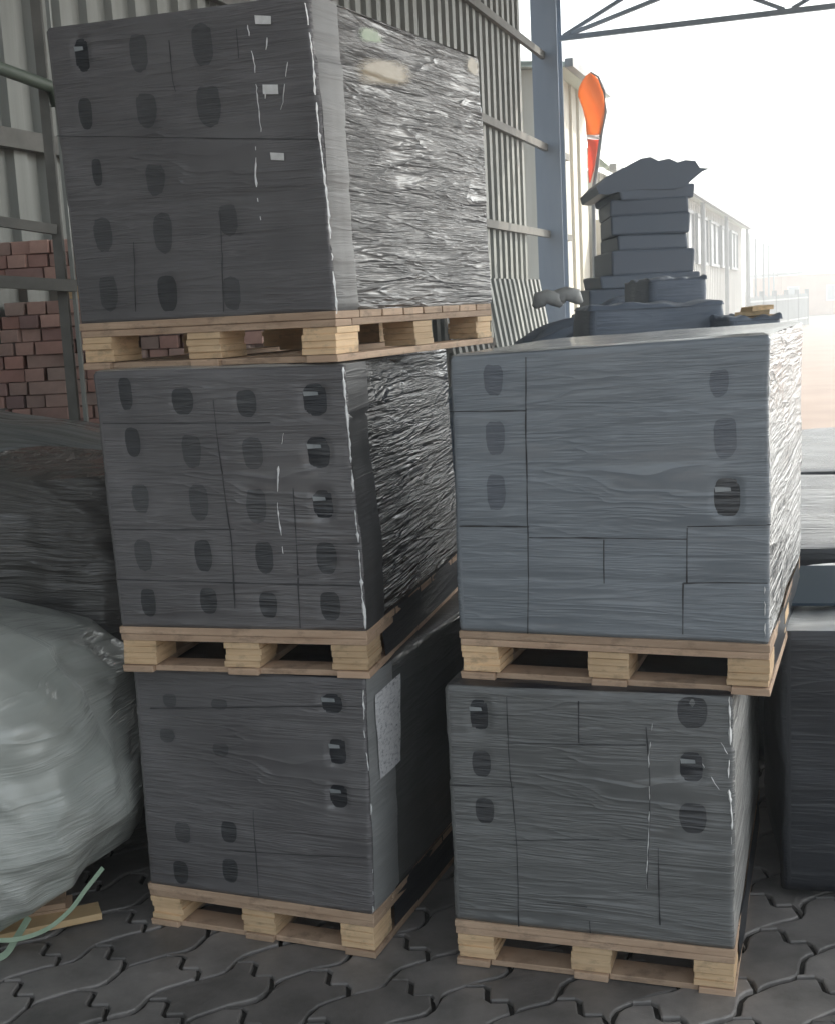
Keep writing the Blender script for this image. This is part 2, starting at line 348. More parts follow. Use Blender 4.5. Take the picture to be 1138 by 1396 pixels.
# ---------------------------------------------------------------- wrapped loads
def lerp(a, b, t): return a + (b-a)*t
class Load:
    """eight free corners; local (x: 0 left..1 right of the front, y: 0 front..1 back, h: 0..1)"""
    def __init__(s, name, base, yaw, W, D, h, tops, seed=0, steps=5, wob=.006):
        s.W, s.D, s.h, s.seed, s.steps, s.wob = W, D, h, seed, steps, wob
        ex = Vector((math.cos(yaw), math.sin(yaw), 0)); ey = Vector((-ex.y, ex.x, 0)); s.ex, s.ey = ex, ey
        fr = Vector(base); s.base = fr
        s.bot = {'fr': fr, 'fl': fr-ex*W, 'br': fr+ey*D, 'bl': fr-ex*W+ey*D}
        s.top = {k: v+Vector((0, 0, h)) for k, v in s.bot.items()}
        for k, (px, py, zmode) in tops.items():                    # true lean and height of the top corners
            c = s.top[k]; d = ray(px, py); dist = (c-CAM).dot(fwd)
            p = CAM + d*(dist/d.dot(fwd))
            if zmode is not None: p.z = c.z + max(min(p.z-c.z, zmode), -.02)
            s.top[k] = p
        for k, src in (('fl', 'fr'), ('fr', 'fl'), ('br', 'fr'), ('bl', 'fl')):
            if k not in tops and src in tops:
                s.top[k] = s.top[k] + (s.top[src]-s.bot[src]-Vector((0, 0, h)))
        s.origin = Vector(base)
    def P(s, x, y, h):
        def q(c): return lerp(lerp(c['fl'], c['fr'], x), lerp(c['bl'], c['br'], x), y)
        return lerp(q(s.bot), q(s.top), h)
    def disp(s, face, u, hh):                                      # u in metres along the face, hh in metres
        n1 = noise.noise(Vector((u*2.2+s.seed*7, hh*2.5, face*9.1)))*s.wob*1.3
        n2 = noise.noise(Vector((u*3.0+hh*1.5, hh*22+s.seed*3, face*5.3)))*.0022
        k = math.floor(hh/s.h*s.steps-1e-6); row = noise.noise(Vector((k*3.7+.5, s.seed*1.9+.3, face*2.2)))*s.wob*1.1
        fr = (hh/s.h*s.steps) % 1.0; e = min(fr, 1-fr)
        gr = (-.003 if face == 0 else -.001)*math.exp(-(e/.035)**2)
        return n1 + n2 + row + gr
    def pt(s, face, u, hh, off=0.0):
        """face 0 front, 1 right, 2 back, 3 left; u metres from the face's left seen from outside"""
        h = hh/s.h
        if face == 0: x, y, n = u/s.W, 0, -s.ey
        elif face == 1: x, y, n = 1, u/s.D, s.ex
        elif face == 2: x, y, n = 1-u/s.W, 1, s.ey
        else: x, y, n = 0, 1-u/s.D, -s.ex
        return s.P(x, y, h) + n*(s.disp(face, u, hh)+off)
    def face_uv(s, face, px, py):                                  # where on a face a seam or hole lies
        a, b, c = (s.pt(face, 0, s.h*.5), s.pt(face, [s.W, s.D][face % 2], s.h*.5), s.pt(face, 0, s.h))
        o = a - (c-a); n = (b-a).cross(c-a); d = ray(px, py)
        p = CAM + d*((a-CAM).dot(n)/d.dot(n))
        ln = [s.W, s.D][face % 2]
        u, h = ln/2, s.h/2
        for it in range(12):                                       # few Newton steps on the bilinear face
            q = s.P(u/s.W, 0, h/s.h) if face == 0 else s.P(1, u/s.D, h/s.h)
            q1 = s.P((u+.01)/s.W, 0, h/s.h) if face == 0 else s.P(1, (u+.01)/s.D, h/s.h)
            q2 = s.P(u/s.W, 0, (h+.01)/s.h) if face == 0 else s.P(1, u/s.D, (h+.01)/s.h)
            e = p-q; U = (q1-q)/.01; V = (q2-q)/.01
            a11, a12, a22 = U.dot(U), U.dot(V), V.dot(V); b1, b2 = e.dot(U), e.dot(V); det = a11*a22-a12*a12
            u += (b1*a22-b2*a12)/det; h += (a11*b2-a12*b1)/det
        return u, h
    def body(s, parent, mats, holes=(), step=.011, rear=.06, r=.014, topbulge=.004):
        """one film skin: mats = front, right side, other sides, top"""
        mb = MB()
        hs = [s.h*k/int(s.h/step) for k in range(int(s.h/step)+1)]
        loop = []
        for face in range(4):
            ln = [s.W, s.D][face % 2]; st = step if face < 2 else rear
            n = max(4, int(ln/st))
            us = [r+(ln-2*r)*k/n for k in range(n+1)]
            for u in us: loop.append((face, u, None))
            for k in (1, 2, 3): loop.append((face, None, k/4))      # the rounded corner
        N = len(loop)
        def corner(face, t, hh):
            ln = [s.W, s.D][face % 2]
            a = s.pt(face, ln-r, hh); b = s.pt((face+1) % 4, r, hh)
            ca = s.pt(face, ln, hh); cb = s.pt((face+1) % 4, 0, hh); c = (ca+cb)/2
            return a*(1-t)**2 + c*2*t*(1-t) + b*t*t
        ubase = [0, s.W, s.W+s.D, 2*s.W+s.D]
        def dip(face, u, hh):
            z = 0
            for (f, hu, hv, wx, wy, dep) in holes:
                if f != face: continue
                dx, dy = abs(u-hu)/(wx/2), abs(hh-hv)/(wy/2)
                if dx > 1.5 or dy > 1.5: continue
                q = (dx**3+dy**3)**(1/3); z -= dep*max(0, min(1, (1.22-q)/.32))
            return z
        for ih, hh in enumerate(hs):
            for (face, u, t) in loop:
                if u is not None:
                    v = s.pt(face, u, hh, dip(face, u, hh)); uu = ubase[face]+u
                else:
                    v = corner(face, t, hh); uu = ubase[face]+[s.W, s.D][face % 2]+(t-.5)*r
                if ih == len(hs)-1:                                 # soft top edge
                    c = s.P(.5, .5, 1); v = v + (c-v).normalized()*.008
                mb.uv[len(mb.v)] = (uu, hh); mb.v.append(tuple(v))
        mi = {0: 0, 1: 1, 2: 2, 3: 2}
        for ih in range(len(hs)-1):
            for q in range(N):
                q2 = (q+1) % N
                mb.f.append((ih*N+q, ih*N+q2, (ih+1)*N+q2, (ih+1)*N+q)); mb.m.append(mi[loop[q][0]])
        # top sheet
        g = 40; b0 = len(mb.v)
        for j in range(g+1):
            for i in range(g+1):
                x, y = i/g, j/g; e = min(x, 1-x, y, 1-y)
                p = s.P(x, y, 1); c = s.P(.5, .5, 1); p = p+(c-p).normalized()*(.008 if e == 0 else 0)
                p.z += (0 if e == 0 else topbulge*(.4+noise.noise(Vector((x*5, y*5, s.seed)))))-(.004 if e == 0 else 0)+.003
                mb.uv[len(mb.v)] = (x*s.W*1.0, y*s.D); mb.v.append(tuple(p))
        for j in range(g):
            for i in range(g):
                a = b0+j*(g+1)+i; mb.f.append((a, a+1, a+g+2, a+g+1)); mb.m.append(3)
        mb.f.append(tuple(range(N))[::-1]); mb.m.append(2)
        mb.v = [tuple(Vector(v)-s.origin) for v in mb.v]
        return mb.build('film_wrap', mats, parent, smooth=True)
    def patch(s, parent, name, face, u0, h0, outline, mat, off, thick=.0, dome=0):
        """thin plate following the face; outline in metres round (u0,h0)"""
        m = MB(); n = len(outline)
        vs = [s.pt(face, u0+a, h0+b, off) for a, b in outline]
        c = s.pt(face, u0, h0, off-dome)
        m.add(vs+[c], [(i, (i+1) % n, n) for i in range(n)])
        if thick:
            vs2 = [s.pt(face, u0+a, h0+b, off-thick) for a, b in outline]
            m.add(vs+vs2, [(i, n+i, n+(i+1) % n, (i+1) % n) for i in range(n)])
        ub = [0, s.W, s.W+s.D, 2*s.W+s.D][face]
        for q, (a, b) in enumerate(list(outline)+[(0, 0)]): m.uv[q] = (ub+u0+a, h0+b)
        m.v = [tuple(Vector(v)-s.origin) for v in m.v]
        return m.build(name, mat, parent)
    def seam(s, parent, lines, width=.0028, off=.0016, name='carton_seam', mat=None):
        m = MB()
        for face, pts in lines:
            uv = [s.face_uv(face, *p) for p in pts]
            for (a, b) in zip(uv[:-1], uv[1:]):
                d = Vector((b[0]-a[0], b[1]-a[1])); L = d.length; k = max(1, int(L/.02)); d.normalize(); nn = Vector((-d.y, d.x))
                prev = None
                for i in range(k+1):
                    t = i/k; c = Vector((lerp(a[0], b[0], t), lerp(a[1], b[1], t)))
                    ww = width*(.35+.9*abs(noise.noise(Vector((c.x*9, c.y*9, s.seed)))))
                    c += nn*noise.noise(Vector((c.x*6, c.y*6, 3)))*.002
                    pr = [s.pt(face, c.x+nn.x*ww*e, c.y+nn.y*ww*e, off) for e in (-1, 1)]
                    if prev: m.add(prev+pr, [(0, 1, 3, 2)])
                    prev = pr
        m.v = [tuple(Vector(v)-s.origin) for v in m.v]
        return m.build(name, mat or M['seam'], parent)

def make_load(key, label, base, yaw, W, D, h, tops, mats, holes_px=(), seams=(), glints=(), seed=0, step=.011, **kw):
    L = Load(key, base, yaw, W, D, h, tops, seed, **kw)
    root = empty('wrapped_load', L.origin); tag(root, label, 'wrapped load', 'film wrapped loads of dark cartons')
    hs = []
    for (px, py, strong, sx, sy) in holes_px:
        u, v = L.face_uv(0, px, py); hs.append((0, u, v, .062*sx, .088*sy, .008 if strong > 1 else .003 if strong else .001))
    L.body(root, mats, hs, step)
    for (f, u, v, wx, wy, dep), hp in zip(hs, holes_px):
        ol = []
        for k in range(20):
            a = 2*math.pi*k/20; ca, sa = math.cos(a), math.sin(a)
            x = math.copysign(abs(ca)**.55, ca)*wx/2; y = math.copysign(abs(sa)**.6, sa)*wy/2
            x *= 1.0 if y > 0 else (1-.25*min(1, (abs(y)/(wy/2)))**2)          # square top, rounder bottom
            j = .03 if hp[2] else .07
            ol.append((x*(1+random.uniform(-j, j)), y*(1+random.uniform(-j, j))))
        pale = mats[0] is M['film_hazed']
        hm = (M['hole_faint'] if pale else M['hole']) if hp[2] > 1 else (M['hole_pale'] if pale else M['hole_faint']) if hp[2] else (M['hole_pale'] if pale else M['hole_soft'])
        ho = L.patch(root, 'handle_hole', 0, u, v, ol, hm, -dep+.0015)
        if hp[2] > 1:
            L.patch(ho, 'carton_flap', 0, u-wx*.12, v+wy*.18, [(-wx*.3, -.006), (wx*.28, -.004), (wx*.25, .006), (-wx*.33, .008)], M['flap'], -dep+.006)
    for s_ in seams: L.seam(root, [(0, s_)])
    for g in glints:                                                # film edges, their sky glints painted as white ribbons
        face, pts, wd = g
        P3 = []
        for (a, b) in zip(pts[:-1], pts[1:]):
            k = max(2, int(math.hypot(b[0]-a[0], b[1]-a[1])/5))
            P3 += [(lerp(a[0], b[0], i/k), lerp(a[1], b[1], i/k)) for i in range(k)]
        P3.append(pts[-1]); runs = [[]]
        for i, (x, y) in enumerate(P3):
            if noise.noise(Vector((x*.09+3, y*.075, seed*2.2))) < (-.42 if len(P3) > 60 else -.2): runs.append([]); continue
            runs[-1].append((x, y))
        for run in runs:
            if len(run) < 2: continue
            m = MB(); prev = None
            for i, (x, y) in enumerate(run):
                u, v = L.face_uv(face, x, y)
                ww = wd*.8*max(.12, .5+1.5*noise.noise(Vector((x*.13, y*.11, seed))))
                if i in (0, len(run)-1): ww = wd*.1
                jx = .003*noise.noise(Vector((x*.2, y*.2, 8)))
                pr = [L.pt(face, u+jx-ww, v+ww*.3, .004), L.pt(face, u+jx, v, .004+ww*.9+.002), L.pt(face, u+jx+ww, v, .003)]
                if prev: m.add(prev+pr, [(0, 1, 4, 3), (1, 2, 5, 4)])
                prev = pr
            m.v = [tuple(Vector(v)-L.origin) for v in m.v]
            m.build('film_edge_glint', M['glint'], root)
    return L, root
M['flap'] = simple('carton_flap', (.22, .24, .25), (.38, .40, .41), .5, 20)

zLM, zLT, zRT = .88513, 1.81812, .87768
def base_of(x, y, z): return (x, y, z+PH)
# pallets first
def place(p, x, y, z, yaw): p.location = (x, y, z); p.rotation_euler = (0, 0, yaw); return p
pal = 'wooden pallets under the wrapped loads'
place(make_pallet('p', .80, 1.21, 'laminated block pallet on the paving under the bottom load of the left stack', seed=1), -.1955, 3.5736, 0, -.3805)
place(make_pallet('p', .80, 1.21, 'light wood pallet between the bottom and middle loads of the left stack', seed=2), -.1661, 3.5805, zLM, -.2693)
place(make_pallet('p', .90, 1.21, 'topmost pallet, at eye height under the highest load of the left stack', seed=3), -.2021, 3.5801, zLT, -.4352)
place(make_pallet('p', .813, 1.21, 'pallet on the paving under the lower load of the right stack', seed=4), .8226, 3.2583, 0, -.3252)
place(make_pallet('p', .873, 1.21, 'pallet between the lower and upper loads of the right stack', seed=5), .9218, 3.2531, zRT, -.3647)

F, Cc, PAL, TOP = M['film_front'], M['film_cool'], M['film_hazed'], M['film_top']
# left stack, bottom
LB, rLB = make_load('LB', 'dark film wrapped load at the bottom of the left stack, white paper on its side', base_of(-.1955, 3.5736, 0), -.3805, .80, 1.21, .741,
    {'fl': (181, 910, 0), 'fr': (499, 926, 0)}, [F, M['side_smooth'], F, M['film_black']],
    [(452, 960, 2, 1.2, .7), (460, 1025, 2, 1, 1), (461, 1086, 2, 1, .9), (312, 1135, 1, .9, .8), (313, 1188, 1, .9, .9), (246, 1190, 1, .9, .9),
     (300, 960, 0, .9, .4), (228, 1003, 0, .9, .5), (302, 1022, 0, .9, .5), (232, 955, 0, .8, .5), (250, 1135, 0, .9, .8)],
    [[(345, 1105), (352, 1222)], [(205, 965), (495, 962)], [(300, 1160), (500, 1170)]],
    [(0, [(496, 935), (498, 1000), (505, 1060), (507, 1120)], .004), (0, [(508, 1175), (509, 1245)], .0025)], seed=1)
# left stack, middle
LM, rLM = make_load('LM', 'dark wrapped load in the middle of the left stack, four columns of handle holes', base_of(-.1661, 3.5805, zLM), -.2693, .80, 1.21, .789,
    {'fl': (125, 504, .0), 'fr': (470, 497, .0)}, [F, M['side_diag'], F, M['film_top']],
    [(172, 537, 1, .7, 1.1), (250, 547, 1, 1.1, .9), (337, 550, 1, 1, .9), (430, 545, 2, 1.25, 1.1),
     (181, 603, 1, .8, 1.0), (262, 615, 0, 1, 1.1), (345, 618, 0, 1, 1.1), (434, 617, 2, 1.2, 1.1),
     (192, 680, 0, .9, 1), (272, 685, 0, 1, 1.2), (350, 690, 0, 1, 1.2), (440, 688, 2, 1.1, 1),
     (196, 757, 0, .9, 1.1), (277, 758, 1, .9, 1.1), (360, 761, 1, .9, 1.1), (444, 762, 1, 1, 1.1),
     (202, 822, 1, .8, 1.0), (284, 820, 1, .9, .9), (365, 826, 1, .9, .9), (449, 828, 1, 1, 1)],
    [[(140, 577), (370, 576)], [(292, 545), (298, 600), (316, 740), (320, 830)], [(400, 665), (405, 760), (408, 857)], [(155, 722), (320, 722)], [(405, 742), (490, 742)], [(160, 790), (490, 800)]],
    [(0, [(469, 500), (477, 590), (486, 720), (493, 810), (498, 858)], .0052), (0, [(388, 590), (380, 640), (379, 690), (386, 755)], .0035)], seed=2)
# left stack, top
LT, rLT = make_load('LT', 'tallest dark wrapped load on top of the left stack, bright crinkled film on its side', base_of(-.2021, 3.5801, zLT), -.4352, .9035, 1.215, .8655,
    {'fl': (62, 38, None), 'fr': (422, -9, None), 'br': (654, 78, None)}, [F, M['side_bright'], F, M['film_top']],
    [(112, 75, 2, .9, 1.1), (190, 72, 0, 1, 1.2), (278, 62, 0, 1.1, 1.3), (117, 155, 1, .8, 1), (200, 150, 0, 1.1, 1.1), (285, 145, 0, 1.3, 1.3),
     (132, 235, 1, .6, .9), (212, 245, 0, 1.1, 1.0), (222, 318, 0, 1.1, 1.3), (140, 320, 0, 1.1, 1.1), (228, 400, 1, 1.1, 1.2), (148, 400, 0, 1.1, 1.2), (315, 400, 0, 1, 1.1), (310, 300, 0, 1, 1)],
    [[(232, 55), (236, 110), (240, 125)], [(325, 40), (328, 80)], [(78, 185), (435, 190)], [(182, 330), (186, 425)], [(300, 290), (304, 425)]],
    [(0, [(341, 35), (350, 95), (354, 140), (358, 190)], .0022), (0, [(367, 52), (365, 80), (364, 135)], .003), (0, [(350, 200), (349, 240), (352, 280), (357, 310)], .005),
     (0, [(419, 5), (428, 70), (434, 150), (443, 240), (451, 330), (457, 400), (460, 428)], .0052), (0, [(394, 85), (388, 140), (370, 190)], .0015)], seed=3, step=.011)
# right stack, bottom
RB, rRB = make_load('RB', 'grey wrapped load at the bottom of the right stack, loose pleated film at its corner', base_of(.8226, 3.2583, 0), -.3252, .8134, 1.212, .7337,
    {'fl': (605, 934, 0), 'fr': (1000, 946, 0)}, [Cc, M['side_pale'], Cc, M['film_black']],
    [(652, 975, 2, 1.0, 1.1), (656, 1041, 1, .9, .9), (660, 1106, 1, .9, .9), (943, 972, 1, 1.3, 1), (942, 1046, 2, 1.1, 1), (944, 1116, 1, 1.2, 1)],
    [[(690, 950), (695, 1060), (704, 1150), (707, 1265)], [(788, 955), (789, 1012)], [(690, 1012), (880, 1015)], [(880, 990), (886, 1060), (882, 1210)], [(897, 1150), (899, 1260)], [(803, 1255), (804, 1272)], [(745, 1230), (800, 1236)], [(612, 1070), (700, 1074)], [(700, 1145), (880, 1145)]],
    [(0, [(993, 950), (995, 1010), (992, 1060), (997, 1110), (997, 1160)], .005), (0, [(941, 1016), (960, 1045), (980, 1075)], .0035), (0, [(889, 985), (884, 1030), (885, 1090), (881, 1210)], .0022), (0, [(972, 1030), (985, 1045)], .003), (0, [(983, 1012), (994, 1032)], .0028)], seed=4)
# right stack, top
RT, rRT = make_load('RT', 'blue grey wrapped load on top of the right stack, seams in its lower half', base_of(.9218, 3.2531, zRT), -.3647, .8728, 1.212, .8156,
    {'fl': (610, 486, None), 'fr': (1050, 456, None), 'br': (1095, 439, None)}, [PAL, M['side_pleat'], PAL, TOP],
    [(672, 518, 0, .9, 1), (675, 597, 0, .9, 1.1), (676, 672, 0, .9, 1.2), (980, 522, 0, .8, .8), (988, 597, 0, 1, 1.2), (990, 678, 2, 1.15, 1.25)],
    [[(625, 718), (720, 718)], [(720, 733), (935, 735)], [(716, 487), (716, 600), (719, 730), (718, 867)], [(822, 736), (822, 796)], [(936, 720), (935, 796)], [(930, 796), (929, 866)], [(930, 796), (1045, 796)], [(612, 561), (716, 560)], [(936, 718), (1050, 716)]],
    [(0, [(1049, 470), (1048, 560), (1049, 640), (1048, 705)], .0045), (0, [(1042, 800), (1042, 870)], .002)], seed=5)

# protectors, paper, tape, coloured cartons showing through
def strip(L, root, face, u0, u1, mat, name, off=.004, h0=.0, h1=1.0):
    m = MB(); n = 60
    for i in range(n+1):
        hh = lerp(h0, h1, i/n)*L.h
        for k in range(6):
            u = lerp(u0, u1, k/5); o_ = off if 0 < k < 5 else .0005
            m.uv[len(m.v)] = (u, hh); m.v.append(tuple(L.pt(face, u, hh, o_+.002*noise.noise(Vector((u*8, hh*5, 1))))-L.origin))
    for i in range(n):
        for k in range(5):
            a = i*6+k; m.f.append((a, a+1, a+7, a+6)); m.m.append(0)
    return m.build(name, mat, root, smooth=True)
strip(LT, rLT, 1, .012, .15, M['protector'], 'edge_protector')
strip(LM, rLM, 1, .012, .20, M['protector'], 'edge_protector')
strip(LB, rLB, 1, .012, .20, M['protector_pale'], 'edge_protector', off=.003)
for L_k, r_k in ((LB, rLB), (LM, rLM), (RB, rRB), (RT, rRT)):        # black strips added to stand for the shade on the pallet sides
    strip(L_k, r_k, 1, .165, L_k.D-.02, M['film_black'], 'shade_strip', off=.006, h0=-.125/L_k.h, h1=.012)
def quad_patch(L, root, face, pts, mat, name, off=.006):
    uv = [L.face_uv(face, *p) for p in pts]; m = MB(); n = 10
    for j in range(n+1):
        for i in range(n+1):
            a = [lerp(uv[0][k], uv[1][k], i/n) for k in (0, 1)]; b = [lerp(uv[3][k], uv[2][k], i/n) for k in (0, 1)]
            u, v = lerp(a[0], b[0], j/n), lerp(a[1], b[1], j/n)
            m.uv[len(m.v)] = (i/n, 1-j/n)
            m.v.append(tuple(L.pt(face, u, v, off+.0015*noise.noise(Vector((u*14, v*14, 2))))-L.origin))
    for j in range(n):
        for i in range(n):
            a = j*(n+1)+i; m.f.append((a, a+n+1, a+n+2, a+1)); m.m.append(0)
    return m.build(name, mat, root, smooth=True)
def mk_paper():
    m, n, l, b = nmat('printed_paper'); b.inputs['Roughness'].default_value = .55
    v = coords(n, l, 'UV', (9, 26, 1)); f = noi(n, l, v, 1, 6, .75, .4)
    l.new(ramp(n, l, f, [(.36, (.35, .36, .38)), (.46, (.80, .80, .82)), (.6, (.92, .92, .93))]), b.inputs['Base Color']); return m
M['paper'] = mk_paper()
quad_patch(LB, rLB, 1, [(508, 948), (541, 917), (541, 1036), (515, 1062)], M['paper'], 'paper_label', .008)
M['tan'] = simple('tan_carton', (.30, .23, .13), (.42, .34, .22), .4, 14, kind='Object', stretch=(1, 1, 3))
M['green'] = simple('green_label', (.14, .24, .09), (.28, .36, .2), .4, 30)
for k_ in ('tan', 'green'):                                          # prints half hidden by cloudy film: ragged edges
    t_ = M[k_].node_tree; n_, l_ = t_.nodes, t_.links; b_ = n_['Principled BSDF']
    v_ = coords(n_, l_, 'UV', (1, 1, 1)); sx = n_.new('ShaderNodeSeparateXYZ'); l_.new(v_, sx.inputs[0])
    ex_ = math_(n_, l_, 'MULTIPLY', sx.outputs[0], math_(n_, l_, 'SUBTRACT', 1, sx.outputs[0]))
    ey_ = math_(n_, l_, 'MULTIPLY', sx.outputs[1], math_(n_, l_, 'SUBTRACT', 1, sx.outputs[1]))
    e_ = math_(n_, l_, 'MULTIPLY', math_(n_, l_, 'MULTIPLY', ex_, ey_), 12)
    f_ = noi(n_, l_, coords(n_, l_, 'UV', (4, 7, 1), .5), 1, 5, .7, .6)
    a_ = n_.new('ShaderNodeMapRange'); a_.inputs[1].default_value = .42; a_.inputs[2].default_value = .8; a_.inputs[4].default_value = .75
    l_.new(math_(n_, l_, 'ADD', e_, math_(n_, l_, 'MULTIPLY', f_, .55)), a_.inputs[0]); l_.new(a_.outputs[0], b_.inputs['Alpha'])
    b_.inputs['Coat Weight'].default_value = .2
quad_patch(LT, rLT, 1, [(478, 74), (560, 80), (572, 122), (474, 120)], M['tan'], 'carton_print', .005)
quad_patch(LT, rLT, 1, [(484, 33), (512, 38), (530, 62), (484, 60)], M['green'], 'green_label', .005)
quad_patch(LT, rLT, 1, [(632, 74), (652, 78), (654, 110), (634, 100)], M['tan'], 'carton_print', .005)
for q in ([(351, 22), (373, 23), (373, 34), (352, 34)], [(361, 116), (382, 116), (383, 129), (362, 129)], [(370, 208), (389, 209), (389, 219), (371, 218)]):
    quad_patch(LT, rLT, 0, q, M['tape'], 'tape_tab', .007)

# ---------------------------------------------------------------- profiled steel wall along the left
WD = Vector((math.sin(R(19)), math.cos(R(19)), 0)); WN = Vector((WD.y, -WD.x, 0)); WP = -4.25
def wl(t, off=0.0, z=0.0): return WN*(WP+off) + WD*t + Vector((0, 0, z))
def corrugated(name, t0, t1, z0, z1, off=0.0, pitch=.28, depth=.04, mat=None, lean=0.0, parent=None, zn=1, origin=None):
    m = MB(); prof = [(0, 0), (.42, 0), (.50, 1), (.92, 1), (1, 0)]
    pts = []; t = t0
    while t < t1:
        for f, d in prof[:-1]: pts.append((t+f*pitch, d*depth))
        t += pitch
    o0 = Vector(origin) if origin else Vector((0, 0, 0))
    for (a, d) in pts:
        for k in range(zn+1):
            z = lerp(z0, z1, k/zn); p = wl(a, off+d-lean*(z-z0), z)
            m.v.append(tuple(p-o0))
    for i in range(len(pts)-1):
        for k in range(zn):
            a = i*(zn+1)+k; m.f.append((a, a+zn+1, a+zn+2, a+1)); m.m.append(0)
    o = m.build(name, mat or M['wall'], parent)
    s = o.modifiers.new('thick', 'SOLIDIFY'); s.thickness = .004
    if origin: o.location = origin
    return o
wr = empty('steel_wall', wl(0)); tag(wr, 'long grey profiled steel wall behind the left stack', 'wall')
corrugated('profiled_sheet', -6, 17.3, 0.0, 6.45, parent=wr, zn=2, origin=None).location = -wl(0)
for z in (2.95, 4.2, 5.5, 1.5):
    m = MB(); m.bar(wl(-6, .075, z)-wl(0), wl(20.3, .075, z)-wl(0), .06, .10); m.build('girt', M['girt'], wr)
# steel column and roof truss
pc = wl(18.9, .10)
po = empty('steel_post', pc, -R(19)); tag(po, 'tall blue grey steel column at the open end of the shed', 'post')
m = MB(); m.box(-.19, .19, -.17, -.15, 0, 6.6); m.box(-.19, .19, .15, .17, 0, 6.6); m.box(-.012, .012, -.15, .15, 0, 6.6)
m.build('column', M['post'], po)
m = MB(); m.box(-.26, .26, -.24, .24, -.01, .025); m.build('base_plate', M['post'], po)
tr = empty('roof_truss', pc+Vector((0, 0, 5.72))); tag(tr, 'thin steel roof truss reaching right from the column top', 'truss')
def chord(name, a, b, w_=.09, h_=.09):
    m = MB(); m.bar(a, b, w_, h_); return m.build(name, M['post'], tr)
X = WN
chord('bottom_chord', X*.2+Vector((0, 0, .02)), X*10.0+Vector((0, 0, .02)), .07, .07)
chord('top_chord', X*.2+Vector((0, 0, .80)), X*10+Vector((0, 0, .80)), .1, .1)
for k in range(3):
    a = .25+k*3.2
    chord('diagonal', X*a+Vector((0, 0, .05)), X*(a+1.5)+Vector((0, 0, .76)), .05, .05)
    chord('diagonal', X*(a+1.6)+Vector((0, 0, .76)), X*(a+3.1)+Vector((0, 0, .05)), .05, .05)
# rising brace seen as the second line
chord('brace', X*.2+WD*.1+Vector((0, 0, .05)), X*6.2-WD*3.2+Vector((0, 0, .78)), .05, .05)
# roof over the yard
m = MB()
a, b, c, d = wl(-.6, -.1, 6.75), wl(19.3, -.1, 6.75), wl(19.3, 9.6, 7.2), wl(-.6, 9.6, 7.2)
m.add([a, b, c, d], [(0, 1, 2, 3)])
rf = m.build('shed_roof', M['wall']); s_ = rf.modifiers.new('t', 'SOLIDIFY'); s_.thickness = .06
tag(rf, 'steel sheet roof of the open shed above the stacks', 'roof')
# far columns of the shed on its open side
# leaning roofing sheets near the wall's far end
for k, (t0, t1, h_, off) in enumerate(((12.2, 13.5, 2.1, .42), (13.6, 16.2, 2.25, .5))):
    o = corrugated('leaning_sheet', t0, t1, .0, h_, off+.35, .22, .03, M['wall'] if k else M['girt'], lean=.17, origin=tuple(wl(t0, off+.35)))
    tag(o, ('pale ribbed roofing sheets leaning on the steel wall', 'dark short sheet leaning beside the pale ribbed sheets')[1-k], 'roofing sheet')

# ---------------------------------------------------------------- steel frame before the bricks
fb = at(68, 200, 6.0); fb = Vector((fb.x, fb.y, 0))
fr_ = empty('storage_rack', fb); tag(fr_, 'brown steel rack frame standing in front of the brick stack', 'rack')
m = MB(); m.box(-.022, .022, -.02, .02, 0, 3.6); m.build('upright', M['girt'], fr_)
m = MB(); m.box(.045, .062, -.015, .015, 0, 3.6); m.build('upright', M['wall'], fr_)
def rail(p, q, w_, h_, mat, name='rail'):
    A = at(p[0], p[1], 5.78)-fb; B = at(q[0], q[1], 5.97)-fb
    A2 = A + (A-B)*3; m = MB(); m.bar(A2, B, w_, h_); return m.build(name, mat, fr_)
rail((0, 302), (76, 313), .03, .045, M['girt']); rail((0, 384), (104, 390), .04, .055, M['girt'])
A = at(0, 93, 5.7)-fb; B = at(72, 119, 5.96)-fb
m = MB(); m.tube([A+(A-B)*3, A, B-(B-A)*.06, B, B+Vector((.01, .02, -.08))], .028, 10); m.build('pipe_rail', M['green_pipe'], fr_, smooth=True)

# ---------------------------------------------------------------- bricks
bo = at(-60, 500, 6.6); ba = R(19)                                  # stack front runs a little away to the right
bx = Vector((math.cos(R(-4)), math.sin(R(-4)), 0)); by = Vector((-bx.y, bx.x, 0))
bo = Vector((bo.x, bo.y, 0))
header = MB(); header.box(-.0475, .0475, 0, .21, 0, .066, j=.002)
stretch = MB(); stretch.box(-.1, .1, 0, .10, 0, .066, j=.002)
def brick_mesh(mb): 
    o = mb.build('brick', M['brick'], bevel=.004); return o
hproto = [None, None]
group_b = 'loose clay bricks stacked behind the wrapped loads'
labels_b = ['pinkish clay brick in the stack of bricks behind the loads, short end showing', 'pinkish clay brick in the stack of bricks behind the loads, long side showing']
random.seed(11)
ORD = ['', 'top', 'second', 'third', 'fourth', 'fifth', 'sixth', 'seventh', 'eighth', 'ninth', 'tenth', 'eleventh', 'twelfth']
ORD2 = ['first', 'second', 'third', 'fourth', 'fifth', 'sixth', 'seventh', 'eighth', 'ninth', 'tenth', 'eleventh', 'twelfth', '13th', '14th', '15th', '16th', '17th', '18th', '19th', '20th']
seen = {}
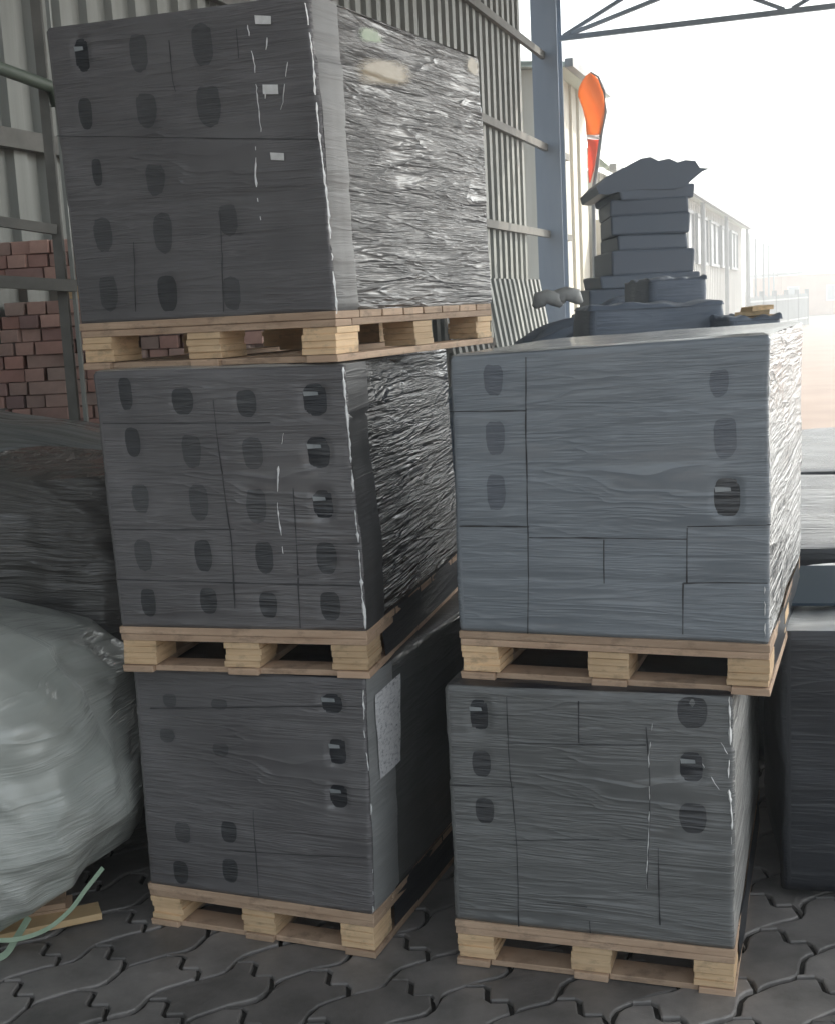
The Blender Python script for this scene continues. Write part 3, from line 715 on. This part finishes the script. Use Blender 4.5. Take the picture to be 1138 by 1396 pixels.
def brick(kind, x, z, dy=0.0, course=None):
    p = bo + bx*x + by*(dy+random.uniform(-.022, .022)); rz = random.uniform(-.11, .11)
    q = Vector((p.x, p.y, z))-CAM
    if q.dot(rgt)/q.dot(fwd)*FPX+569 < -18: return                   # off the photo's left edge
    if hproto[kind] is None:
        o = brick_mesh([header, stretch][kind]); hproto[kind] = o
    else:
        o = hproto[kind].copy(); col.objects.link(o)
    o.location = (p.x, p.y, z); o.rotation_euler = (0, 0, R(-4)+rz)
    i = seen.get(course, 0); seen[course] = i+1
    tag(o, ('long' if kind else 'short') + ' faced brick, %s from the left in the %s' % (ORD2[i], course), 'brick', group_b)
WBR = 1.75; z0b = 1.27
for c in range(12):
    x = random.uniform(0, .05)+.04*(c % 2)
    while x < WBR-.2:
        k = 1 if random.random() < .22 else 0
        wd = .204 if k else .099
        brick(k, x+wd/2, z0b+c*.0685, course=ORD[12-c]+' row under the thin pallet'); x += wd+random.uniform(.003, .016)
ztop = z0b+12*.0685
bp = empty('wooden_pallet', bo+Vector((0, 0, ztop+.002))); bp.rotation_euler = (0, 0, R(-4))
tag(bp, 'thin pallet lying between the lower bricks and the top courses of bricks', 'pallet')
m = MB(); m.box(-.05, WBR, -.02, .09, .078, .098, j=.002); m.build('deck_board', M['board'], bp)
for x in (.0, .62, 1.25):
    m = MB(); m.box(x, x+.14, 0, .145, .0, .077); m.build('block', M['plank'], bp)
for c in range(3):
    x = 0.02*c
    while x < WBR-.2:
        k = 1 if random.random() < .15 else 0; wd = .204 if k else .1
        brick(k, x+wd/2, ztop+.102+c*.0685, course=ORD2[c]+' row above the thin pallet'); x += wd+.005
m = MB(); m.box(0, WBR, .02, .5, -.01, z0b-.004); m.box(0, WBR, .24, .5, z0b-.004, ztop-.001)
nb_ = m.build('brick_pile', M['brick']); nb_.location = bo; nb_.rotation_euler = (0, 0, R(-4))
tag(nb_, kind='stuff')

# ---------------------------------------------------------------- soft film covered lumps at the left
def lump(name, label, cat, cx, cy, yaw, prof, mat, seed=0, pw=3.2, amp=.02, fold=.02, nz=90, na=160):
    """prof: list of (z, half width x, half width y, shift x, shift y); superellipse sections with folds"""
    m = MB(); ca, sa = math.cos(yaw), math.sin(yaw)
    zs = []
    for (a, b) in zip(prof[:-1], prof[1:]): 
        k = max(2, int(nz*(abs(b[0]-a[0])+abs(b[1]-a[1]))/2.2)); zs += [tuple(lerp(a[i], b[i], j/k) for i in range(5)) for j in range(k)]
    zs.append(prof[-1])
    for (z, hx, hy, sx, sy) in zs:
        for i in range(na):
            a = 2*math.pi*i/na; c, s2 = math.cos(a), math.sin(a)
            x = math.copysign(abs(c)**(2/pw), c)*hx; y = math.copysign(abs(s2)**(2/pw), s2)*hy
            n = noise.noise(Vector((x*2.2, z*2.2+y*2, seed)))*amp*2 + abs(noise.noise(Vector((a*2.4+z*2.2, z*4.0, seed+5))))*-fold*1.4 + noise.noise(Vector((x*9+z*6, z*16, y*9+seed)))*fold*.35
            r = math.hypot(x, y)+1e-6; x += x/r*n; y += y/r*n
            m.uv[len(m.v)] = (a*.5, z*1.0+(r*.3))
            m.v.append((ca*x-sa*y+ca*sx-sa*sy, sa*x+ca*y+sa*sx+ca*sy, z+noise.noise(Vector((x*3, y*3, seed+2)))*amp*(1 if z > .3 else .3)))
    for j in range(len(zs)-1):
        for i in range(na): m.f.append((j*na+i, j*na+(i+1) % na, (j+1)*na+(i+1) % na, (j+1)*na+i)); m.m.append(0)
    m.f.append(tuple((len(zs)-1)*na+i for i in range(na))); m.m.append(0)
    m.f.append(tuple(range(na))[::-1]); m.m.append(0)
    o = m.build(name, mat, None, smooth=True); o.location = (cx, cy, 0)
    return tag(o, label, cat)
lump('wrapped_bale', 'pale grey plastic wrapped bale bulging at the left edge', 'wrapped load', -1.62, 4.02, R(-14),
     [(.06, .28, .35, -.1, 0), (.10, .42, .42, -.05, 0), (.22, .56, .5, 0, 0), (.40, .64, .55, .02, 0), (.62, .64, .55, .0, 0), (.80, .61, .53, -.02, 0), (.94, .53, .47, -.07, 0), (1.03, .38, .38, -.14, 0), (1.07, .12, .14, -.22, 0)],
     M['bag_light'], 3, 2.9, .034, .036, 150, 260)
lump('wrapped_bale', 'dark crumpled film wrapped bale behind the pale bale', 'wrapped load', -1.55, 4.95, R(-8),
     [(.0, .55, .5, 0, 0), (.35, .66, .56, 0, 0), (.75, .68, .58, 0, 0), (1.1, .68, .58, 0, 0), (1.32, .64, .55, 0, 0), (1.42, .52, .48, 0, 0), (1.46, .2, .2, 0, 0)],
     M['bag_dark'], 9, 3.4, .035, .05, 120, 220)
lump('plastic_cover', 'crumpled dark grey plastic cover heaped below the bricks', 'plastic cover', -1.75, 5.75, R(-6),
     [(.0, .75, .35, 0, 0), (.8, .78, .36, 0, 0), (1.3, .76, .35, 0, 0), (1.44, .68, .3, -.05, 0), (1.52, .42, .2, -.2, 0), (1.60, .12, .1, -.34, 0)],
     M['cover'], 14, 3.0, .04, .05, 120, 220)
# board and strap under the pale bale
bd = MB(); a = atz(137, 1241, .03); b = atz(-60, 1283, .03)
bd.bar(a, b, .09, .022); o = bd.build('timber_board', M['plank']); tag(o, 'light timber board on the paving under the pale bale', 'board')
bd = MB()
for yy in (.0, .3):
    bd.box(-.75, .35, -.28+yy, -.18+yy, .0, .05)
bd.box(-.75, .33, -.28, .4, .052, .07)
o = bd.build('low_skid', M['board']); o.location = (-1.62, 4.1, 0); o.rotation_euler = (0, 0, R(14)); tag(o, 'dark wooden skid carrying the pale bale', 'skid')
pts = [(141, 1183, .25), (118, 1212, .16), (95, 1240, .08), (60, 1262, .02), (20, 1281, .012), (-20, 1282, .012)]
def ribbon(pts, w_, name, mat, label, cat):
    Pn = [at(x, y, 3.72-.02*i) for i, (x, y, z) in enumerate(pts)]
    for p in Pn: p.z = max(p.z, .012)
    Q = []
    for i in range(len(Pn)-1):
        for k in range(8):
            t = k/8; p0 = Pn[max(i-1, 0)]; p1 = Pn[i]; p2 = Pn[i+1]; p3 = Pn[min(i+2, len(Pn)-1)]
            Q.append(.5*((2*p1)+(p2-p0)*t+(2*p0-5*p1+4*p2-p3)*t*t+(3*p1-p0-3*p2+p3)*t**3))
    Q.append(Pn[-1]); m = MB(); prev = None
    for i, p in enumerate(Q):
        d = (Q[min(i+1, len(Q)-1)]-Q[max(i-1, 0)]).normalized(); s_ = d.cross(Vector((0, -.8, .6))).normalized()*w_/2; n = s_.cross(d).normalized()*.0012
        pr = [p-s_-n, p+s_-n, p+s_+n, p-s_+n]
        if prev: m.add(prev+pr, [(0, 1, 5, 4), (1, 2, 6, 5), (2, 3, 7, 6), (3, 0, 4, 7)])
        prev = pr
    return tag(m.build(name, mat), label, cat)
ribbon([(141, 1183, 0), (118, 1212, 0), (95, 1242, 0), (62, 1268, 0), (20, 1281, 0), (-30, 1281, 0)], .014, 'packing_strap', M['strap'], 'loose pale green packing strap curling off the pale bale', 'strap')
ribbon([(40, 1250, 0), (22, 1280, 0), (4, 1305, 0), (-30, 1340, 0)], .022, 'packing_strap', M['strap'], 'short wider green strap end at the left edge of the paving', 'strap')

# ---------------------------------------------------------------- black wrapped loads behind and at right
def back_load(label, x, y, z, yaw, W, D, h, mats, seed, pallet=None):
    L = Load('b', (x, y, z), yaw, W, D, h, {}, seed, 4, .012)
    root = empty('wrapped_load', L.origin); tag(root, label, 'wrapped load', 'black wrapped loads standing behind the two stacks')
    L.body(root, mats, (), .03, .06, .03, .02)
    return L, root
Bk = M['film_black']; Dk = M['hazed_stack']
RW = film_mat('clear_top_film', (.6, .62, .62), (.8, .82, .82), .25, coat=1, gloss=.12)
M['wavy_top'] = film_mat('wavy_top_film', (.16, .15, .155), (.30, .29, .29), .8, True, coat=1, ang=3, gloss=.16)
L1, r1 = back_load('low black wrapped load at the right edge with a pale film top', 2.08, 3.62, .03, R(-12), .98, .98, .87, [Bk, Bk, Bk, RW], 21)
m = MB(); M['lid'].node_tree.nodes['Principled BSDF'].inputs['Specular IOR Level'].default_value = .1
m.box(-.97, -.01, .20, .80, .006, .014, j=.004)
o = m.build('plastic_sheet', M['lid']); o.location = (2.08, 3.62, .925); o.rotation_euler = (0, 0, R(-12)); tag(o, 'dark blue plastic sheet lying on the low black load at right', 'plastic sheet')
back_load('low wrapped load just behind the sheet covered load at the right edge', 2.75, 4.72, .02, R(-12), 1.45, 2.12, .90, [Bk, Bk, Bk, M['wavy_top']], 22)
back_load('farther low wrapped load with a shiny wavy top at the right edge', 4.0, 6.75, .02, R(-12), 2.1, 2.3, .90, [Bk, Bk, Bk, M['wavy_top']], 25)
back_load('dark wrapped load deep in the gap between the two stacks', .75, 5.15, .02, R(-18), 1.1, 1.0, .80, [Bk, Bk, Bk, Bk], 23)
back_load('black wrapped load behind the bottom of the left stack', -.5, 5.6, .02, R(-18), 1.0, 1.0, .95, [Bk, Bk, Bk, Bk], 24)
# far dark goods behind the right stack
def far_stack(name, label, x0, x1, ytop, Y, D, mat, cat, seed):
    a = at(x0, ytop, Y); b = at(x1, ytop, Y)
    L = Load('f', (b.x, b.y, .02), math.atan2(b.y-a.y, b.x-a.x)-R(0), (b-a).length, D, a.z-.02, {}, seed, 3, .02)
    root = empty(name, L.origin); tag(root, label, cat)
    L.body(root, [mat]*4, (), .06, .12, .05, .03); return root
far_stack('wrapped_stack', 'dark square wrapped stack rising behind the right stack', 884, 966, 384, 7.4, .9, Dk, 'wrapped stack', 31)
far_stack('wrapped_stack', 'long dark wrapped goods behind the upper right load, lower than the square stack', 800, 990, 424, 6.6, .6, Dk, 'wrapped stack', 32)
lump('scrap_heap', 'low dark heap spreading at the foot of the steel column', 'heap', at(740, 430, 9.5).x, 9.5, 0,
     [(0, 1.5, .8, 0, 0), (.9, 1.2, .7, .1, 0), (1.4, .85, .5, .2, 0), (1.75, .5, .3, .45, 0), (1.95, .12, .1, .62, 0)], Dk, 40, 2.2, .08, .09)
c = at(768, 410, 9.0)
for k, (px, py, s) in enumerate(((745, 412, .10), (772, 408, .09))):
    p = at(px, py+6, 8.9); m = MB(); m.tube([(-.09, 0, 0), (-.05, .01, .05), (.0, 0, .07), (.06, -.01, .05), (.1, 0, .0)], [.02, .06, .05, .055, .02], 9)
    o = m.build('plastic_scrap', M['dirty_white'], smooth=True); o.location = p; tag(o, ('crumpled pale plastic scrap on the dark heap, left of two', 'crumpled pale plastic scrap on the dark heap, right of two')[k], 'plastic scrap')
# tall ragged covered stack
ts = at(862, 500, 11.5); tsb = Vector((ts.x, ts.y, 0))
tk = empty('covered_stack', tsb); tag(tk, 'tall dark covered stack with a ragged overhanging roof sheet', 'covered stack')
def wx(px, py): p = at(px, py, 11.5)-tsb; return p
m = MB(); ol = [(786, 430), (792, 400), (806, 372), (822, 350), (829, 330), (826, 292), (824, 262), (836, 240), (900, 240), (925, 262), (922, 290), (926, 318), (918, 340), (932, 356), (936, 392), (938, 430)]
# build as sections by height so that it has real depth
secs = [(470, 780, 945), (430, 786, 940), (400, 794, 938), (372, 808, 935), (352, 824, 922), (335, 829, 918), (318, 829, 926), (292, 826, 922), (262, 824, 925), (244, 836, 920)]
rows = []
for (y, x0, x1) in [(900, 770, 960)]+secs:
    A = wx(x0, y); B = wx(x1, y); c0 = (A+B)/2; hw = (B-A).length/2; rows.append((max(c0.z, 0), c0.x, hw))
z = 0.0; top_z = rows[-1][0]
random.seed(5)
while z < top_z-.02:                                                # uneven layers, each a bundle of its own width
    th = min(random.uniform(.10, .24), top_z-z); zc = z+th/2
    for (a, b) in zip(rows[:-1], rows[1:]):
        if a[0] <= zc <= b[0] or b is rows[-1]:
            t = (zc-a[0])/max(1e-6, b[0]-a[0]); t = max(0, min(1, t)); cx_, hw = lerp(a[1], b[1], t), lerp(a[2], b[2], t)
            if a[0] <= zc <= b[0]: break
    mt = Matrix.Translation((cx_, random.uniform(-.03, .03), 0)) @ Matrix.Rotation(R(random.uniform(-5, 5)), 4, 'Z')
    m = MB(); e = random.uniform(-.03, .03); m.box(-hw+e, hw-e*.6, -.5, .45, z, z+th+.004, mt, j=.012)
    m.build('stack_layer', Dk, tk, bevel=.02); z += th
m = MB()
topz = [(800, 262), (812, 250), (835, 238), (858, 226), (870, 224), (880, 229), (894, 226), (905, 231), (915, 228), (928, 229), (934, 238), (946, 239)]
botz = [(803, 272), (815, 273), (826, 270), (840, 268), (858, 266), (870, 266), (880, 266), (894, 266), (905, 265), (915, 262), (926, 252), (938, 242)]
fv = []
for dy in (-.55, .5):
    for (p, q) in zip(topz, botz):
        A = wx(*p); B = wx(*q); jz = random.uniform(-.02, .02) if dy > 0 else 0
        fv += [(A.x, dy+jz, A.z+jz), (B.x, dy+jz, B.z+jz)]
n = len(topz)
for s2 in (0, 1):
    for i in range(n-1):
        a = s2*2*n+2*i; m.f.append((a, a+1, a+3, a+2)); m.m.append(0)
for i in range(n-1):
    a, b = 2*i, 2*n+2*i; m.f += [(a, a+2, b+2, b), (a+1, b+1, b+3, a+3)]; m.m += [0, 0]
m.f += [(0, 2*n, 2*n+1, 1), (2*n-2, 2*n-1, 4*n-1, 4*n-2)]; m.m += [0, 0]
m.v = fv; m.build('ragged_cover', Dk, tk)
# sunlit offcuts on the goods behind the right stack
for k, (px, py, ww, aa) in enumerate(((1028, 434, .20, 8), (1024, 427, .17, -14), (1032, 420, .13, 20))):
    p = at(px, py, 6.4); m = MB(); m.box(-ww/2, ww/2, -.05, .05, -.011, .011, j=.004)
    o = m.build('timber_offcut', M['plank']); o.location = p; o.rotation_euler = (0, R(-3), R(aa))
    tag(o, ('longest timber offcut at the bottom of the small pile behind the right stack', 'middle timber offcut of the small pile behind the right stack', 'short topmost timber offcut of the small pile behind the right stack')[k], 'timber')
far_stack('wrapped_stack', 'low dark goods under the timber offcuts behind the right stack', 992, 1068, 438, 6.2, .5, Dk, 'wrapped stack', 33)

# ---------------------------------------------------------------- warehouses along the same line
def warehouse(label, t0, t1, eave, ridge, wallmat, wins, depth=14, downpipes=(), roof_set=.0, rise_in=3.0, base=None):
    org = wl(t0); root = empty('warehouse', org); tag(root, label, 'warehouse')
    def L_(t, off, z): return tuple(wl(t, off, z)-org)
    m = MB(); m.add([L_(t0, 0, 0), L_(t1, 0, 0), L_(t1, 0, eave), L_(t0, 0, eave), L_(t0, -depth, 0), L_(t1, -depth, 0), L_(t1, -depth, eave), L_(t0, -depth, eave)],
                    [(0, 1, 2, 3), (4, 7, 6, 5), (0, 3, 7, 4), (1, 5, 6, 2)])
    # ribs in the cladding
    t = t0+.3
    while t < t1-.2:
        a = L_(t, .02, .05); b = L_(t, .02, eave-.05); m.bar(a, b, .05, .04, WD); t += .6
    m.build('wall', wallmat, root)
    m = MB(); n = 10; ps = []
    for i in range(n+1):
        f = i/n; z = eave+.02+(ridge-eave)*math.sin(min(1, f)*math.pi/2); off = .3-roof_set-f*(depth/2)
        if rise_in and f > 0: off = .3-roof_set-f*rise_in
        ps.append((off, z))
    ps.append((-depth+.5, ridge))
    vs = []
    for (off, z) in ps: vs += [L_(t0-.2, off, z), L_(t1+.2, off, z)]
    m.add(vs, [(2*i, 2*i+1, 2*i+3, 2*i+2) for i in range(len(ps)-1)])
    m.add([L_(t0-.2, .3-roof_set, eave+.02), *[L_(t0-.2, o_, z) for o_, z in ps[1:]], L_(t0-.2, -depth+.5, eave)], [tuple(range(len(ps)+1))])
    r_ = m.build('roof', M['roof'], root); s_ = r_.modifiers.new('t', 'SOLIDIFY'); s_.thickness = .08
    m = MB(); m.bar(L_(t0-.2, .36, eave), L_(t1+.2, .36, eave), .12, .12); m.build('gutter', M['pole'], root)
    for (a, b, z0, z1) in wins:
        m = MB(); 
        for (p, q) in (((a, z0), (b, z0)), ((a, z1), (b, z1)), ((a, z0), (a, z1)), ((b, z0), (b, z1)), (((a+b)/2, z0), ((a+b)/2, z1))):
            m.bar(L_(p[0], .06, p[1]), L_(q[0], .06, q[1]), .08, .09)
        f_ = m.build('window', M['pole'], root)
        m = MB(); m.add([L_(a, .05, z0), L_(b, .05, z0), L_(b, .05, z1), L_(a, .05, z1)], [(0, 1, 2, 3)]); m.build('pane', M['glass'], f_)
    for t in downpipes:
        m = MB(); m.tube([L_(t, .25, 0), L_(t, .25, eave+.02)], .07); m.build('downpipe', M['pole'], root)
    return root
warehouse('cream warehouse just beyond the steel column', 19.4, 22.3, 5.45, 5.6, M['cream'], [], depth=6, rise_in=2)
warehouse('pale warehouse with a curved green white roof behind the orange banner', 23.0, 32.0, 4.25, 5.55, M['white_wall'], [(23.6, 25.2, 2.6, 3.9), (25.9, 27.5, 2.6, 3.9), (28.4, 30.5, 2.6, 3.9)], depth=9, rise_in=2.2)
warehouse('long white warehouse with tall windows in the far row', 33.0, 57.5, 4.7, 5.2, M['white_wall'], [(35+4*i, 38+4*i, 2.9, 4.3) for i in range(5)], depth=10, rise_in=4, downpipes=(34.2, 39, 47, 57.2))
# low cream annex in front of the curved roof warehouse
an = wl(22.6, .0); m = MB(); Mx = Matrix.Rotation(R(-19), 4, 'Z')
m.box(0.0, .7, 0, 2.6, 0, 3.35); ax = m.build('annex', M['cream'])
ax.location = an; ax.rotation_euler = (0, 0, R(-19)); tag(ax, 'low cream annex below the orange banner', 'annex')

# feather banner
for k_ in ('orange', 'red', 'flag_white'):                          # thin cloth lets the sun through
    t_ = M[k_].node_tree; b_ = t_.nodes['Principled BSDF']; tl = t_.nodes.new('ShaderNodeBsdfTranslucent'); mxs = t_.nodes.new('ShaderNodeMixShader')
    mxs.inputs[0].default_value = .55; t_.links.new(b_.inputs['Base Color'].links[0].from_socket, tl.inputs[0])
    t_.links.new(b_.outputs[0], mxs.inputs[1]); t_.links.new(tl.outputs[0], mxs.inputs[2]); t_.links.new(mxs.outputs[0], t_.nodes['Material Output'].inputs[0])
fp = at(812, 300, 19.4); fp = Vector((fp.x, fp.y, 0)); ft = empty('feather_banner', fp); tag(ft, 'orange and red feather banner on a curved pole', 'banner')
def fl(px, py): return at(px, py, 19.4)-fp
L_out = [(803, 250), (801, 225), (800, 200), (799, 184), (798, 165), (794, 148), (787, 130), (788, 120), (793, 110), (799, 102), (805, 99)]
R_out = [(803, 250), (809, 232), (813, 210), (817, 185), (821, 168), (824, 150), (823, 132), (820, 118), (814, 106), (805, 99)]
def cloth(name, ya, yb, mat, dy=0):
    def xat(out, y):
        for (p, q) in zip(out[:-1], out[1:]):
            if q[1] <= y <= p[1]: t = (p[1]-y)/max(1e-6, p[1]-q[1]); return lerp(p[0], q[0], t)
        return out[-1][0]
    m = MB(); n = 24; k = 8
    for j in range(n+1):
        y = lerp(ya, yb, j/n); a = xat(L_out, y); b = xat(R_out, y)
        for i in range(k+1):
            p = fl(lerp(a, b, i/k), y); m.v.append((p.x, p.y+.03*math.sin(i*.5+j*.2)+dy, p.z))
    for j in range(n):
        for i in range(k): q = j*(k+1)+i; m.f.append((q, q+1, q+k+2, q+k+1)); m.m.append(0)
    o = m.build(name, mat, ft, smooth=True); s_ = o.modifiers.new('t', 'SOLIDIFY'); s_.thickness = .006; return o
cloth('upper_cloth', 184, 99.5, M['orange']); cloth('lower_cloth', 249, 190, M['red']); cloth('white_band', 190, 184, M['flag_white'])
m = MB(); m.tube([fl(806, 300)*1.0-Vector((0, 0, fl(806, 300).z)), fl(808, 260), fl(814, 220), fl(819, 180), fl(825, 152), fl(823, 125), fl(815, 105), fl(804, 98)], [.03, .03, .028, .025, .022, .02, .016, .012]); m.build('pole', M['pole'], ft)

# poles, fence and house in the distance
pl = [(1020, 322, 62), (1029, 328, 68), (1040, 335, 75), (1047, 336, 82), (1054, 345, 90), (1059, 349, 98)]
for k, (px, py, Y) in enumerate(pl):
    p = at(px, py, Y); m = MB(); m.tube([(0, 0, 0), (0, 0, p.z)], [.07, .05]); m.tube([(0, 0, p.z-.01), (0, 0, p.z+.12)], [.09, .03])
    o = m.build('lamp_pole', M['pole']); o.location = (p.x, p.y, 0)
    tag(o, ('nearest and tallest', 'second nearest', 'third nearest', 'fourth', 'fifth', 'farthest and shortest')[k]+' of the six thin poles beyond the long warehouse', 'pole', 'thin poles beyond the warehouses')
fa, fb2 = wl(58.5, .2), at(1100, 400, 70); fb2.z = 0; fn = empty('fence', fa); tag(fn, 'grey slatted fence beyond the long warehouse', 'fence')
d_ = (fb2-fa); nn = 34
m = MB()
for i in range(nn*2): a = d_*(i/(nn*2)); m.box(a.x-.03, a.x+.03, a.y-.02, a.y+.02, 0, 1.7+.05*math.sin(i*2.3))
m.bar(Vector((0, 0, 1.5)), d_+Vector((0, 0, 1.5)), .05, .08); m.bar(Vector((0, 0, .4)), d_+Vector((0, 0, .4)), .05, .08)
m.build('slats', M['grey_clad'], fn)
for i in range(6):
    a = d_*(i/5); m = MB(); m.box(a.x-.09, a.x+.09, a.y+.03, a.y+.2, 0, 1.95); m.build('fence_post', M['pole'], fn)
hp = at(1098, 395, 95); hp.z = 0; hs = empty('house', hp); tag(hs, 'pale roofed house at the far right horizon', 'house')
m = MB(); m.box(-1.8, 12, 0, 8, 0, 3.0); m.build('wall', M['house'], hs)
m = MB(); m.add([(-.3, -.5, 3.02), (12.5, -.5, 3.02), (12.5, 8.5, 3.02), (-.3, 8.5, 3.02), (3.0, 4, 5.1), (10, 4, 5.1)], [(0, 1, 5, 4), (1, 2, 5), (2, 3, 4, 5), (3, 0, 4), (0, 3, 2, 1)]); m.build('roof', M['roof'], hs)
m = MB(); m.box(-2.3, -.35, -.4, 8, 3.1, 3.25); m.build('flat_roof', M['pole'], hs)
for x in (-1.4, 1.5, 4.5, 8):
    m = MB(); m.box(x, x+.9, -.03, .02, 1.0, 2.2); f_ = m.build('window', M['white_wall'], hs)
    m = MB(); m.box(x+.08, x+.82, -.05, -.031, 1.08, 2.12); m.build('pane', M['glass'], f_)

# ---------------------------------------------------------------- dusty air
m = bpy.data.materials.new('haze'); m.use_nodes = True; n = m.node_tree.nodes; n.remove(n['Principled BSDF'])
pv = n.new('ShaderNodeVolumePrincipled'); pv.inputs['Color'].default_value = (.93, .97, 1, 1); pv.inputs['Density'].default_value = .0085; pv.inputs['Anisotropy'].default_value = .55
m.node_tree.links.new(pv.outputs[0], n['Material Output'].inputs['Volume'])
hb = MB(); hb.box(-30, 70, -12, 125, -1.1, 9.5); tag(hb.build('haze', m), kind='stuff')
